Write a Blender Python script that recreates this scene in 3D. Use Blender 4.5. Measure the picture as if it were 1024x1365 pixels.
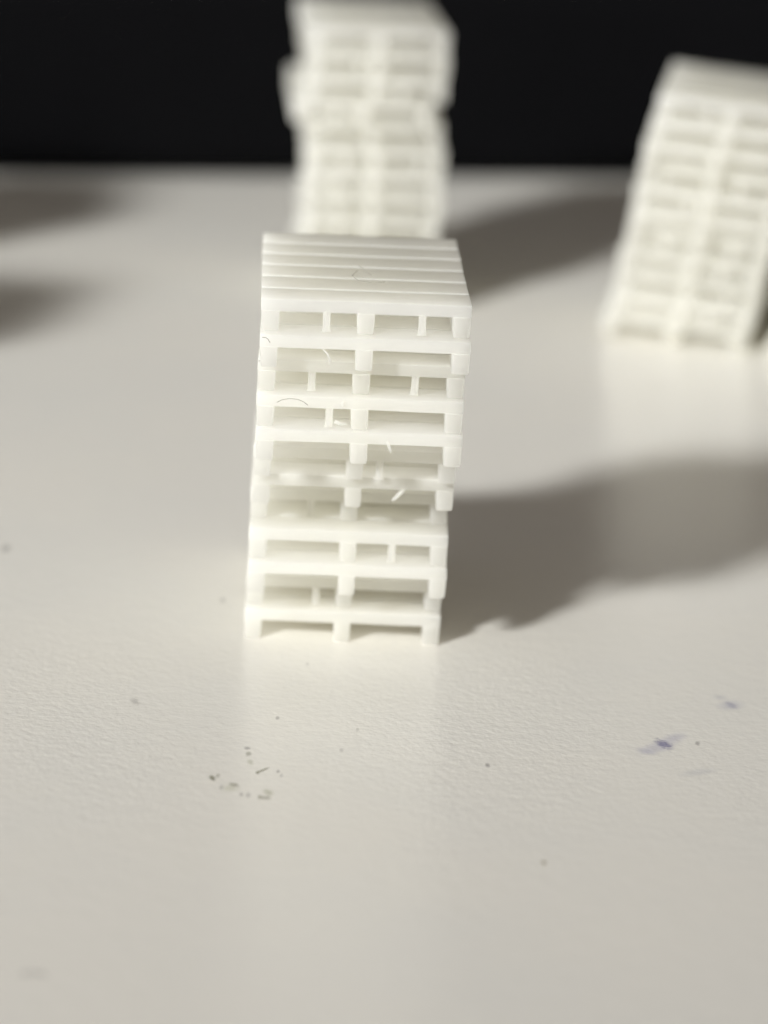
import bpy, bmesh, math, random
from mathutils import Vector, Matrix, noise

for o in list(bpy.data.objects):
    bpy.data.objects.remove(o)
scene = bpy.context.scene
C = scene.collection
W = 0.016                      # width of one miniature pallet, metres
rad = math.radians

# ------------------------------------------------------------ camera
PITCH, ROLL, FPX = 0.3088, 0.0481, 4297.0
cd = bpy.data.cameras.new('camera')
cam = bpy.data.objects.new('camera', cd)
C.objects.link(cam)
fw = Vector((0, math.cos(PITCH), -math.sin(PITCH)))
up0 = Vector((0, math.sin(PITCH), math.cos(PITCH)))
rt0 = Vector((1, 0, 0))
rt = rt0 * math.cos(ROLL) + up0 * math.sin(ROLL)
up = up0 * math.cos(ROLL) - rt0 * math.sin(ROLL)
m = Matrix((rt, up, -fw)).transposed().to_4x4()
m.translation = Vector((0.1772, -15.5305, 5.6675)) * W
cam.matrix_world = m
cd.sensor_fit = 'VERTICAL'
cd.sensor_height = 36.0
cd.lens = FPX / 1365.0 * 36.0
cd.clip_start = 0.005
cd.clip_end = 50.0
cd.dof.use_dof = True
cd.dof.focus_distance = 15.4 * W
cd.dof.aperture_fstop = cd.lens / (1000 * 0.34 * W)
cd.dof.aperture_blades = 0
scene.camera = cam

# ------------------------------------------------------------ world and light
world = bpy.data.worlds.new('World')
scene.world = world
world.use_nodes = True
bg = world.node_tree.nodes['Background']
bg.inputs['Color'].default_value = (1.0, 0.91, 0.84, 1)
bg.inputs['Strength'].default_value = 0.21

AZ, EL, DIST = rad(52), rad(26.5), 150 * W         # soft lamp, low, behind the camera's left shoulder
ld = bpy.data.lights.new('soft_lamp', 'AREA')
ld.shape = 'RECTANGLE'
ld.size = 23 * W
ld.size_y = 18 * W
ld.energy = 0.575
ld.spread = rad(12)
ld.color = (0.982, 0.995, 1.0)
lo = bpy.data.objects.new('soft_lamp', ld)
C.objects.link(lo)
target = Vector((-0.6, 5.0, 0.8)) * W
ldir = Vector((math.cos(AZ) * math.cos(EL), math.sin(AZ) * math.cos(EL), -math.sin(EL)))
lo.location = target - ldir * DIST
lo.rotation_euler = ldir.to_track_quat('-Z', 'Y').to_euler()

scene.view_settings.view_transform = 'Standard'
scene.view_settings.look = 'None'
scene.view_settings.exposure = 0.10
scene.view_settings.gamma = 1.0
scene.render.engine = 'CYCLES'
scene.cycles.use_denoising = True
scene.cycles.max_bounces = 28
scene.cycles.diffuse_bounces = 12
scene.cycles.transmission_bounces = 24
scene.cycles.use_adaptive_sampling = True
scene.cycles.adaptive_threshold = 0.03


# ------------------------------------------------------------ node helpers
class NT:
    def __init__(self, name):
        self.mat = bpy.data.materials.new(name)
        self.mat.use_nodes = True
        self.t = self.mat.node_tree
        self.bsdf = self.t.nodes['Principled BSDF']

    def n(self, kind, **kw):
        nd = self.t.nodes.new(kind)
        for k, v in kw.items():
            setattr(nd, k, v)
        return nd

    def link(self, a, b):
        self.t.links.new(a, b)

    def math(self, op, a, b=None, c=None, clamp=False):
        nd = self.n('ShaderNodeMath', operation=op, use_clamp=clamp)
        for i, v in enumerate((a, b, c)):
            if v is None:
                continue
            if isinstance(v, (int, float)):
                nd.inputs[i].default_value = v
            else:
                self.link(v, nd.inputs[i])
        return nd.outputs[0]

    def noise(self, vec, scale, detail=3, rough=0.5):
        nd = self.n('ShaderNodeTexNoise')
        nd.inputs['Scale'].default_value = scale
        nd.inputs['Detail'].default_value = detail
        nd.inputs['Roughness'].default_value = rough
        self.link(vec, nd.inputs['Vector'])
        return nd

    def mixrgb(self, fac, a, b):
        nd = self.n('ShaderNodeMix', data_type='RGBA')
        if isinstance(fac, (int, float)):
            nd.inputs[0].default_value = fac
        else:
            self.link(fac, nd.inputs[0])
        for idx, v in ((6, a), (7, b)):
            if isinstance(v, tuple):
                nd.inputs[idx].default_value = v
            else:
                self.link(v, nd.inputs[idx])
        return nd.outputs[2]

    def ramp(self, fac, p0, p1):
        nd = self.n('ShaderNodeMapRange', interpolation_type='SMOOTHSTEP')
        nd.inputs['From Min'].default_value = p0
        nd.inputs['From Max'].default_value = p1
        self.link(fac, nd.inputs['Value'])
        return nd.outputs[0]

    def bump(self, h, strength, dist):
        nd = self.n('ShaderNodeBump')
        nd.inputs['Strength'].default_value = strength
        nd.inputs['Distance'].default_value = dist
        self.link(h, nd.inputs['Height'])
        return nd


def resin_material():
    t = NT('white_resin')
    co = t.n('ShaderNodeTexCoord').outputs['Object']
    b = t.bsdf
    big = t.noise(co, 1.3 / W, 3)
    col = t.mixrgb(t.ramp(big.outputs[0], 0.35, 0.7), (0.935, 0.945, 0.955, 1), (0.925, 0.934, 0.938, 1))
    # tiny specks of dust caught on the plastic
    sp = t.noise(co, 11 / W, 2, 0.6)
    col = t.mixrgb(t.math('MULTIPLY', t.ramp(sp.outputs[0], 0.745, 0.80), 0.6), col, (0.30, 0.27, 0.22, 1))
    t.link(col, b.inputs['Base Color'])
    b.inputs['Roughness'].default_value = 0.42
    b.inputs['IOR'].default_value = 1.5
    # layer lines of the print plus scuffs
    mp = t.n('ShaderNodeMapping')
    mp.inputs['Scale'].default_value = (3 / W, 3 / W, 60 / W)
    t.link(co, mp.inputs['Vector'])
    lay = t.noise(mp.outputs[0], 1.0, 2)
    lump = t.noise(co, 9 / W, 3)
    h = t.math('ADD', t.math('MULTIPLY', lay.outputs[0], 0.4), lump.outputs[0])
    bp = t.bump(h, 0.30, 0.010 * W)
    t.link(bp.outputs[0], b.inputs['Normal'])
    # milky plastic: part of the light passes through each skin
    tr = t.n('ShaderNodeBsdfTranslucent')
    tr.inputs['Color'].default_value = (0.982, 0.976, 0.948, 1)
    mx = t.n('ShaderNodeMixShader')
    mx.inputs[0].default_value = 0.86
    t.link(b.outputs[0], mx.inputs[1])
    t.link(tr.outputs[0], mx.inputs[2])
    t.link(mx.outputs[0], t.t.nodes['Material Output'].inputs['Surface'])
    return t.mat


def table_material():
    t = NT('white_laminate')
    co = t.n('ShaderNodeTexCoord').outputs['Object']
    b = t.bsdf
    mp = t.n('ShaderNodeMapping')
    mp.inputs['Scale'].default_value = (1 / W,) * 3
    t.link(co, mp.inputs['Vector'])
    p = mp.outputs[0]                                   # position in pallet widths
    mott = t.noise(p, 0.55, 4, 0.55)
    col = t.mixrgb(t.ramp(mott.outputs[0], 0.3, 0.7), (0.79, 0.762, 0.694, 1), (0.765, 0.745, 0.688, 1))
    # small marks with edges broken up by noise
    dn = t.noise(p, 5.0, 4, 0.65)
    fine = t.noise(p, 45.0, 3, 0.6)

    def mark(col, x, y, rx, ry, ang, tint, amount, soft, brk):
        s = t.n('ShaderNodeMapping', vector_type='TEXTURE')
        s.inputs['Location'].default_value = (x, y, 0)
        s.inputs['Rotation'].default_value = (0, 0, ang)
        s.inputs['Scale'].default_value = (rx, ry, 1)
        t.link(p, s.inputs['Vector'])
        sep = t.n('ShaderNodeSeparateXYZ')
        t.link(s.outputs[0], sep.inputs[0])
        r2 = t.math('ADD', t.math('MULTIPLY', sep.outputs[0], sep.outputs[0]),
                    t.math('MULTIPLY', sep.outputs[1], sep.outputs[1]))
        src = fine if brk > 0 else dn
        d = t.math('ADD', t.math('SQRT', r2), t.math('MULTIPLY', t.math('SUBTRACT', src.outputs[0], 0.5), abs(brk)))
        f = t.math('MULTIPLY', t.math('SUBTRACT', 1.0, t.ramp(d, 1.0 - soft, 1.0 + soft * 0.2)), amount)
        return t.mixrgb(f, col, tint)
    for a in MARKS:
        col = mark(col, *a)
    t.link(col, b.inputs['Base Color'])
    rg = t.noise(p, 1.7, 3)
    t.link(t.math('MULTIPLY_ADD', rg.outputs[0], 0.06, 0.22), b.inputs['Roughness'])
    b.inputs['IOR'].default_value = 1.5
    b.inputs['Specular IOR Level'].default_value = 0.28
    # orange-peel relief of the laminate
    peel = t.noise(p, 27, 2, 0.45)
    peel2 = t.noise(p, 60, 2, 0.5)
    peel3 = t.noise(p, 10, 2, 0.5)
    h = t.math('ADD', peel.outputs[0], t.math('MULTIPLY', peel2.outputs[0], 0.45))
    h = t.math('ADD', h, t.math('MULTIPLY', peel3.outputs[0], 1.1))
    bp = t.bump(h, 0.25, 0.008 * W)
    t.link(bp.outputs[0], b.inputs['Normal'])
    return t.mat


def plain(name, col, rough, spec=0.5, grain=0.0):
    t = NT(name)
    co = t.n('ShaderNodeTexCoord').outputs['Object']
    nz = t.noise(co, 1.2 / W, 4)
    c2 = tuple(min(1, c * 1.35) for c in col)
    t.link(t.mixrgb(nz.outputs[0], col + (1,), c2 + (1,)), t.bsdf.inputs['Base Color'])
    t.bsdf.inputs['Roughness'].default_value = rough
    t.bsdf.inputs['Specular IOR Level'].default_value = spec
    if grain:
        g = t.noise(co, 30 / W, 2)
        t.link(t.bump(g.outputs[0], grain, 0.01 * W).outputs[0], t.bsdf.inputs['Normal'])
    return t.mat


# marks on the table: x, y (pallet widths), radii, angle, tint, amount, softness, break-up
DIRT = (0.22, 0.21, 0.14, 1)
INK = (0.07, 0.06, 0.22, 1)
GREY = (0.22, 0.20, 0.19, 1)
MARKS = [
    (1.545, -1.22, .19, .060, .90, (0.42, 0.41, 0.52, 1), .42, .9, -.8),
    (1.62, -1.10, .10, .050, .9, (0.42, 0.41, 0.52, 1), .30, .9, -.8),
    (1.475, -1.30, .045, .07, .9, (0.40, 0.39, 0.50, 1), .35, .9, -.8),
    (1.557, -1.196, .036, .085, 0.3, INK, .62, .95, 1.6),
    (1.585, -1.20, .024, .060, 0.3, INK, .45, .9, 1.6),
    (1.936, -.629, .030, .065, .4, INK, .42, .9, 1.3),
    (1.93, -.63, .07, .10, -.6, (0.45, 0.45, 0.52, 1), .45, .9, -.6),
    (1.89, -.53, .05, .05, 0, (0.45, 0.45, 0.50, 1), .30, .9, -.6),
    (1.728, -1.164, .016, .03, 0, GREY, .60, .8, 1.2),
    (1.70, -1.53, .12, .045, .5, (0.48, 0.48, 0.50, 1), .35, .9, -.7),
    (-.548, -1.882, .017, .04, .3, DIRT, .85, .7, 1.1),
    (-.525, -1.85, .012, .03, 0, DIRT, .45, .7, 1.1),
    (-.323, -1.76, .055, .0085, .95, DIRT, .95, .5, .5),
    (-.345, -1.79, .011, .022, 0, DIRT, .90, .6, .6),
    (-.319, -2.08, .014, .03, 0, DIRT, .75, .7, 1.0),
    (-.290, -2.085, .026, .022, 0, DIRT, .70, .7, 1.2),
    (-.285, -2.02, .028, .05, .3, (0.36, 0.36, 0.24, 1), .55, .8, 1.4),
    (-.445, -1.95, .022, .035, .8, DIRT, .65, .7, 1.4),
    (-.46, -1.99, .05, .05, .2, (0.45, 0.45, 0.30, 1), .40, .9, 1.4),
    (-.405, -2.06, .010, .025, 0, GREY, .55, .7, 1.0),
    (-.375, -2.06, .014, .035, 0, GREY, .40, .7, 1.0),
    (-.41, -1.50, .018, .025, 0, GREY, .55, .7, 1.2),
    (-.40, -1.57, .016, .035, 0, DIRT, .55, .7, 1.2),
    (-.385, -1.67, .018, .045, .2, (0.36, 0.36, 0.24, 1), .45, .8, 1.4),
    (-.252, -1.765, .009, .022, 0, GREY, .65, .7, .9),
    (-.235, -1.81, .010, .03, 0, GREY, .35, .7, .9),
    (-.50, -1.99, .012, .04, 0, GREY, .35, .7, 1.2),
    (.716, -1.568, .014, .030, .1, GREY, .60, .7, .9),
    (.943, -2.657, .014, .028, .1, (0.25, 0.2, 0.1, 1), .75, .7, .8),
    (-.982, -.968, .025, .05, .4, GREY, .40, .8, 1.2),
    (-.286, -1.096, .012, .033, 0, GREY, .45, .7, .9),
    (.031, -1.469, .012, .03, 0, GREY, .30, .7, .9),
    (.10, -1.20, .010, .03, 0, GREY, .30, .7, .9),
    (-1.103, -3.969, .050, .022, -.3, GREY, .45, .8, 1.1),
    (-1.15, -3.98, .020, .035, .2, GREY, .35, .7, 1.1),
    (-1.888, 1.249, .030, .075, 0, GREY, .55, .8, .8),
    (-.653, .566, .018, .05, 0, GREY, .35, .7, .8),
    (-.17, -.335, .010, .028, 0, GREY, .35, .7, .8),
]
RESIN = resin_material()
TABLE = table_material()
BLACK = plain('black_plastic', (0.0025, 0.0026, 0.0032), 0.7, 0.0, 0.1)
BLACK2 = plain('black_rubber', (0.004, 0.004, 0.0045), 0.7, 0.02, 0.1)
HAIR = plain('dust_fibre', (0.32, 0.30, 0.27), 0.6, 0.3)


# ------------------------------------------------------------ mesh helpers
def link(name, me, mat, parent=None):
    o = bpy.data.objects.new(name, me)
    C.objects.link(o)
    if mat and not me.materials:
        me.materials.append(mat)
    if parent:
        o.parent = parent
    return o


def mesh_from(bm, name, smooth=True):
    bmesh.ops.recalc_face_normals(bm, faces=bm.faces)
    me = bpy.data.meshes.new(name)
    bm.to_mesh(me)
    bm.free()
    for p in me.polygons:
        p.use_smooth = smooth
    if smooth:
        me.set_sharp_from_angle(angle=rad(50))
    return me


def box_bm(x0, x1, y0, y1, z0, z1, bev, seg=1, cuts=0):
    bm = bmesh.new()
    bmesh.ops.create_cube(bm, size=1)
    for v in bm.verts:
        v.co = Vector(((x0 + x1) / 2 + v.co.x * (x1 - x0), (y0 + y1) / 2 + v.co.y * (y1 - y0), (z0 + z1) / 2 + v.co.z * (z1 - z0)))
    if bev:
        bmesh.ops.bevel(bm, geom=list(bm.edges), offset=bev, segments=seg, affect='EDGES', profile=0.5)
    if cuts:
        for i in range(1, cuts):
            x = x0 + (x1 - x0) * i / cuts
            bmesh.ops.bisect_plane(bm, geom=bm.verts[:] + bm.edges[:] + bm.faces[:], plane_co=(x, 0, 0), plane_no=(1, 0, 0))
    return bm


def wobble(bm, amp, freq, seed):
    off = Vector((seed * 7.31, seed * 3.17, seed * 5.77))
    for v in bm.verts:
        d = noise.noise_vector(v.co * (freq / W) + off) * amp
        v.co += Vector((d.x, d.y, d.z * .15))


# pallet dimensions (pallet width = 1)
PH, FOOT, ND = 1.96 / 12, 0.103, 6
BD, GAP = 0.215, 0.025
DEP = ND * BD + (ND - 1) * GAP
LEGX = (-0.456, 0.0, 0.456)
LEGW = 0.086


def deck_board_mesh(i, seed, fine):
    y0 = i * (BD + GAP)
    bm = box_bm(-.5 * W, .5 * W, y0 * W, (y0 + BD) * W, FOOT * W, (PH - .0028) * W, .0025 * W, 2 if fine else 1, 34 if fine else 4)
    wobble(bm, .005 * W, 5, seed)
    if fine:
        wobble(bm, .0022 * W, 26, seed + .5)
    return mesh_from(bm, 'deck_board')


def leg_mesh(x, seed, fine):
    """three blocks on a floor skid, drawn in slightly towards the floor"""
    y0, y1 = .0006, DEP - .0006
    zt = FOOT - .0005
    lo = .030
    bm = bmesh.new()
    outline = [(y0, 0), (y1, 0), (y1, zt), (1.225, zt), (1.225, lo), (.80, lo), (.80, zt), (.615, zt), (.615, lo), (.19, lo), (.19, zt), (y0, zt)]
    hw = LEGW / 2
    a = [bm.verts.new(((x - hw) * W, y * W, z * W)) for y, z in outline]
    b = [bm.verts.new(((x + hw) * W, y * W, z * W)) for y, z in outline]
    bm.faces.new(a)
    bm.faces.new(list(reversed(b)))
    n = len(outline)
    for i in range(n):
        bm.faces.new((a[i], b[i], b[(i + 1) % n], a[(i + 1) % n]))
    bmesh.ops.recalc_face_normals(bm, faces=bm.faces)
    low = [e for e in bm.edges if min(v.co.z for v in e.verts) < .05 * W and not all(abs(v.co.z - lo * W) < 1e-6 for v in e.verts)]
    bmesh.ops.bevel(bm, geom=low, offset=.010 * W, segments=2, affect='EDGES', profile=0.5)
    for v in bm.verts:
        t = max(0, 1 - v.co.z / (FOOT * W))
        v.co.x = x * W + (v.co.x - x * W) * (1 - .07 * t)
    wobble(bm, .005 * W, 5, seed)
    return mesh_from(bm, 'leg')


def tube_mesh(pts, rads, name, seg=8):
    bm = bmesh.new()
    rings = []
    P = [Vector(p) for p in pts]
    for i, p in enumerate(P):
        d = (P[min(i + 1, len(P) - 1)] - P[max(i - 1, 0)]).normalized()
        ref = Vector((0, 1, 0)) if abs(d.y) < .8 else Vector((1, 0, 0))
        u = d.cross(ref).normalized()
        v = d.cross(u)
        r = rads[i] if isinstance(rads, (list, tuple)) else rads
        rings.append([bm.verts.new(p + (u * math.cos(k * 2 * math.pi / seg) + v * math.sin(k * 2 * math.pi / seg)) * r) for k in range(seg)])
    for A, B in zip(rings, rings[1:]):
        for k in range(seg):
            bm.faces.new((A[k], A[(k + 1) % seg], B[(k + 1) % seg], B[k]))
    bm.faces.new(list(reversed(rings[0])))
    bm.faces.new(rings[-1])
    return mesh_from(bm, name)


def rod_mesh(x, y, seed):
    random.seed(seed)
    j = random.uniform(-.006, .006)
    pts = [((x) * W, y * W, (FOOT + .006) * W), ((x + j * .3) * W, y * W, (FOOT - .012) * W),
           ((x + j * .6) * W, y * W, .05 * W), ((x + j) * W, y * W, .014 * W), ((x + j) * W, (y - .003) * W, .0015 * W)]
    return tube_mesh(pts, [.023 * W, .0185 * W, .0175 * W, .019 * W, .024 * W], 'support_rod', 10)


def tag(o, label, cat, group=None):
    o['label'] = label
    o['category'] = cat
    if group:
        o['group'] = group


shared = {}


def make_pallet(x, y, z, yaw, label, group, seed, fine=False, rods=(), tilt=0.0):
    e = bpy.data.objects.new('miniature_pallet', None)
    C.objects.link(e)
    e.empty_display_size = .1 * W
    e.location = (x * W, y * W, z * W)
    e.rotation_euler = (0, tilt, yaw)
    tag(e, label, 'pallet', group)
    for i in range(ND):
        if fine:
            me = deck_board_mesh(i, seed, True)
        else:
            key = ('b', i, seed % 3)
            if key not in shared:
                shared[key] = deck_board_mesh(i, seed % 3, False)
            me = shared[key]
        link('deck_board', me, RESIN, e)
    for i, lx in enumerate(LEGX):
        if fine:
            me = leg_mesh(lx, seed, True)
        else:
            key = ('l', i, seed % 3)
            if key not in shared:
                shared[key] = leg_mesh(lx, seed % 3, False)
            me = shared[key]
        link('leg', me, RESIN, e)
    for k, (rx, ry) in enumerate(rods):
        link('support_rod', rod_mesh(rx, ry, seed * 10 + k), RESIN, e)
    return e


ORD = ['topmost', 'second', 'third', 'fourth', 'fifth', 'sixth', 'seventh', 'eighth', 'ninth', 'tenth', 'eleventh', 'bottom']


# ------------------------------------------------------------ table and backdrop
bm = bmesh.new()
bmesh.ops.create_grid(bm, x_segments=4, y_segments=4, size=0.5)
for v in bm.verts:
    v.co = Vector((v.co.x * 1.6, v.co.y * 1.2 + .12, 0))
tb = link('table_top', mesh_from(bm, 'table_top', False), TABLE)
tb['kind'] = 'structure'

panel = bpy.data.objects.new('black_panel', None)
C.objects.link(panel)
panel.location = (0.2 * W, 11.5 * W, 0)
panel.rotation_euler = (0, 0, rad(11.5))
tag(panel, 'black upright panel closing off the far side of the white table', 'panel')
link('panel_face', mesh_from(box_bm(-.34, .34, .012, .030, 0.028, .11, .002, 2), 'panel_face'), BLACK, panel)
link('base_ledge', mesh_from(box_bm(-.342, .342, 0.0, .034, .0005, .0275, .004, 3), 'base_ledge'), BLACK2, panel)

# ------------------------------------------------------------ the sharp front stack
FRONT = [  # x, y, yaw, rods, what sets it apart
    (.048, -.640, .046, [(-.188, .02), (.27, .02)], 'with a thin rod in each front opening'),
    (.050, -.700, .035, [], 'both front openings clear of rods'),
    (.036, -.535, .020, [(-.238, .03), (.265, .03)], 'set back, thin rod in each opening'),
    (.036, -.586, .020, [(-.145, .03)], 'one thin rod in its left opening'),
    (.040, -.610, .035, [], 'with a white sliver hanging in its right opening'),
    (.022, -.349, .020, [(.125, .03)], 'set back, a rod near its middle leg'),
    (.018, -.280, .030, [], 'with a slanting strand in its right opening'),
    (-.001, .001, .030, [(-.19, .05)], 'set far back, faint rod in left opening'),
    (.004, -.164, .015, [(.224, .03)], 'one rod in its right opening'),
    (.006, -.203, .030, [], 'jutting forward over the one below'),
    (-.007, .068, .020, [(-.148, .03)], 'set back, one rod in left opening'),
    (-.010, .008, .020, [], 'its three legs standing on the white table'),
]
front = []
for k, (x, y, a, rods, note) in enumerate(FRONT):
    where = {0: 'topmost white pallet of the sharp front stack', 11: 'bottom white pallet of the sharp front stack'}.get(
        k, ORD[k] + ' pallet down the sharp front stack')
    front.append(make_pallet(x, y, (11 - k) * PH, a, where + ', ' + note, 'pallets of the front stack', k + 1, True, rods))


def strand(parent, pts, r, name='resin_strand'):
    link(name, tube_mesh([(a * W, b * W, c * W) for a, b, c in pts], [q * W for q in r], name, 6), RESIN, parent)


strand(front[4], [(.135, -.006, FOOT + .02), (.145, -.014, FOOT - .002), (.152, -.016, FOOT - .02), (.156, -.014, FOOT - .036)], [.004, .008, .006, .002])
strand(front[6], [(.255, .004, FOOT + .004), (.232, .0, FOOT - .02), (.205, .004, FOOT - .052), (.195, .01, FOOT - .06)], [.009, .010, .008, .003])
strand(front[1], [(-.205, .0, FOOT + .004), (-.178, -.008, FOOT - .02), (-.165, -.01, FOOT - .05), (-.168, -.006, FOOT - .075)], [.003, .005, .006, .003])
strand(front[3], [(-.115, .02, .035), (-.09, .01, .026), (-.06, .012, .027)], [.010, .008, .003])
strand(front[3], [(-.08, -.004, FOOT + .012), (-.085, -.012, FOOT + .03), (-.078, -.014, FOOT + .045)], [.006, .008, .002])


def fibre(pts, r, label, name='dust_fibre'):
    pts = [Vector(p) * W for p in pts]
    o = link(name, tube_mesh([p - pts[0] for p in pts], r * W, name, 5), HAIR)
    o.location = pts[0]
    tag(o, label, 'fibre')


def on_pallet(k, loc):
    x, y, a = FRONT[k][:3]
    return (x + loc[0] * math.cos(a) - loc[1] * math.sin(a), y + loc[0] * math.sin(a) + loc[1] * math.cos(a), (11 - k) * PH + loc[2])


fibre([on_pallet(3, p) for p in [(-.40, -.006, .125), (-.375, -.010, .140), (-.34, -.010, .148), (-.30, -.010, .146), (-.27, -.010, .134), (-.25, -.008, .118)]],
      .0015, 'dark curled hair on the front edge of the fourth pallet')
fibre([on_pallet(0, p) for p in [(-.03, .62, PH + .003), (-.06, .50, PH + .004), (-.03, .40, PH + .004), (.04, .37, PH + .004), (.10, .40, PH + .003)]],
      .0015, 'fine curved hair lying on the deck of the topmost pallet')
fibre([on_pallet(0, p) for p in [(-.02, .72, PH + .003), (.01, .62, PH + .004), (.035, .53, PH + .003)]],
      .0013, 'short straight hair on the topmost deck, behind the curved hair')
fibre([on_pallet(1, p) for p in [(-.490, -.006, .150), (-.475, -.012, .152), (-.462, -.012, .143), (-.452, -.008, .126)]],
      .0015, 'tiny dark hook of hair on the left leg of the second pallet')
fibre([on_pallet(2, p) for p in [(-.497, -.006, .150), (-.47, -.012, .156), (-.445, -.012, .150), (-.425, -.008, .142)]],
      .0015, 'tiny dark hair on the left end of the third pallet')

# ------------------------------------------------------------ blurred stacks behind
random.seed(5)


def stack(bx, by, yaw, jit, group, label_fn, n=12, lean=(0, 0), twist=0.0, tilt=(0.0, 0.0)):
    """pallets piled from the table up; twist and tilt grow with height as the pile creeps sideways"""
    base = Vector((bx, by, abs(tilt[0]) * .45))
    for k in reversed(range(n)):
        dx, dy, da = jit[k] if k < len(jit) else (random.uniform(-.02, .02), random.uniform(-.05, .05), random.uniform(-.03, .03))
        f = (n - 1 - k) / (n - 1)
        yw = yaw + twist * f
        tl = tilt[0] + (tilt[1] - tilt[0]) * f
        M = Matrix.Rotation(yw, 3, 'Z') @ Matrix.Rotation(tl, 3, 'Y')
        P = base + M @ Vector((dx + lean[0] * f ** .6, dy + lean[1] * f, 0))
        rods = [(s * random.uniform(.12, .33), .03) for s in (-1, 1) if random.random() < .55]
        make_pallet(P.x, P.y, P.z, yw + da, label_fn(k, n), group, k + 1 + int(abs(bx) * 10) % 7, False, rods, tl)
        base = base + M @ Vector((0, 0, PH))


def lab(where):
    def f(k, n):
        if k == 0:
            return 'topmost blurred white pallet of the ' + where
        if k == n - 1:
            return 'bottom white pallet of the ' + where + ', standing on the table'
        return ORD[k] + ' blurred white pallet from the top of the ' + where
    return f


back_jit = [(0, 0, .07), (.005, .02, .05), (-.01, -.02, .02), (-.095, -.03, .03), (-.02, .03, 0), (.01, 0, .02), (0, -.02, 0), (.012, .02, -.01), (-.01, .03, .01), (0, 0, 0), (-.01, -.05, .02), (-.02, 0, 0)]
stack(-.03, 6.95, .04, back_jit, 'pallets of the back stack', lab('stack behind the front stack'), lean=(0.03, .40))
stack(2.12, 6.40, -.24, [], 'pallets of the right stack', lab('leaning stack at right'), n=11, lean=(.22, -.45), twist=.10, tilt=(.045, .065))
stack(3.27, 5.94, -.22, [], 'pallets of the stack at the right edge',
      lambda k, n: 'bottom pallet of the stack cut off by the right edge' if k == n - 1 else 'white pallet of the stack cut off by the right edge', lean=(.34, -.1))
for bx, by, yw in ((-4.9, 6.7, .1), (-5.05, 3.2, -.15)):
    stack(bx, by, yw, [], 'pallets of the stacks beyond the left edge',
          lambda k, n: 'white pallet of the stacks just beyond the left edge', lean=(.05, -.2))
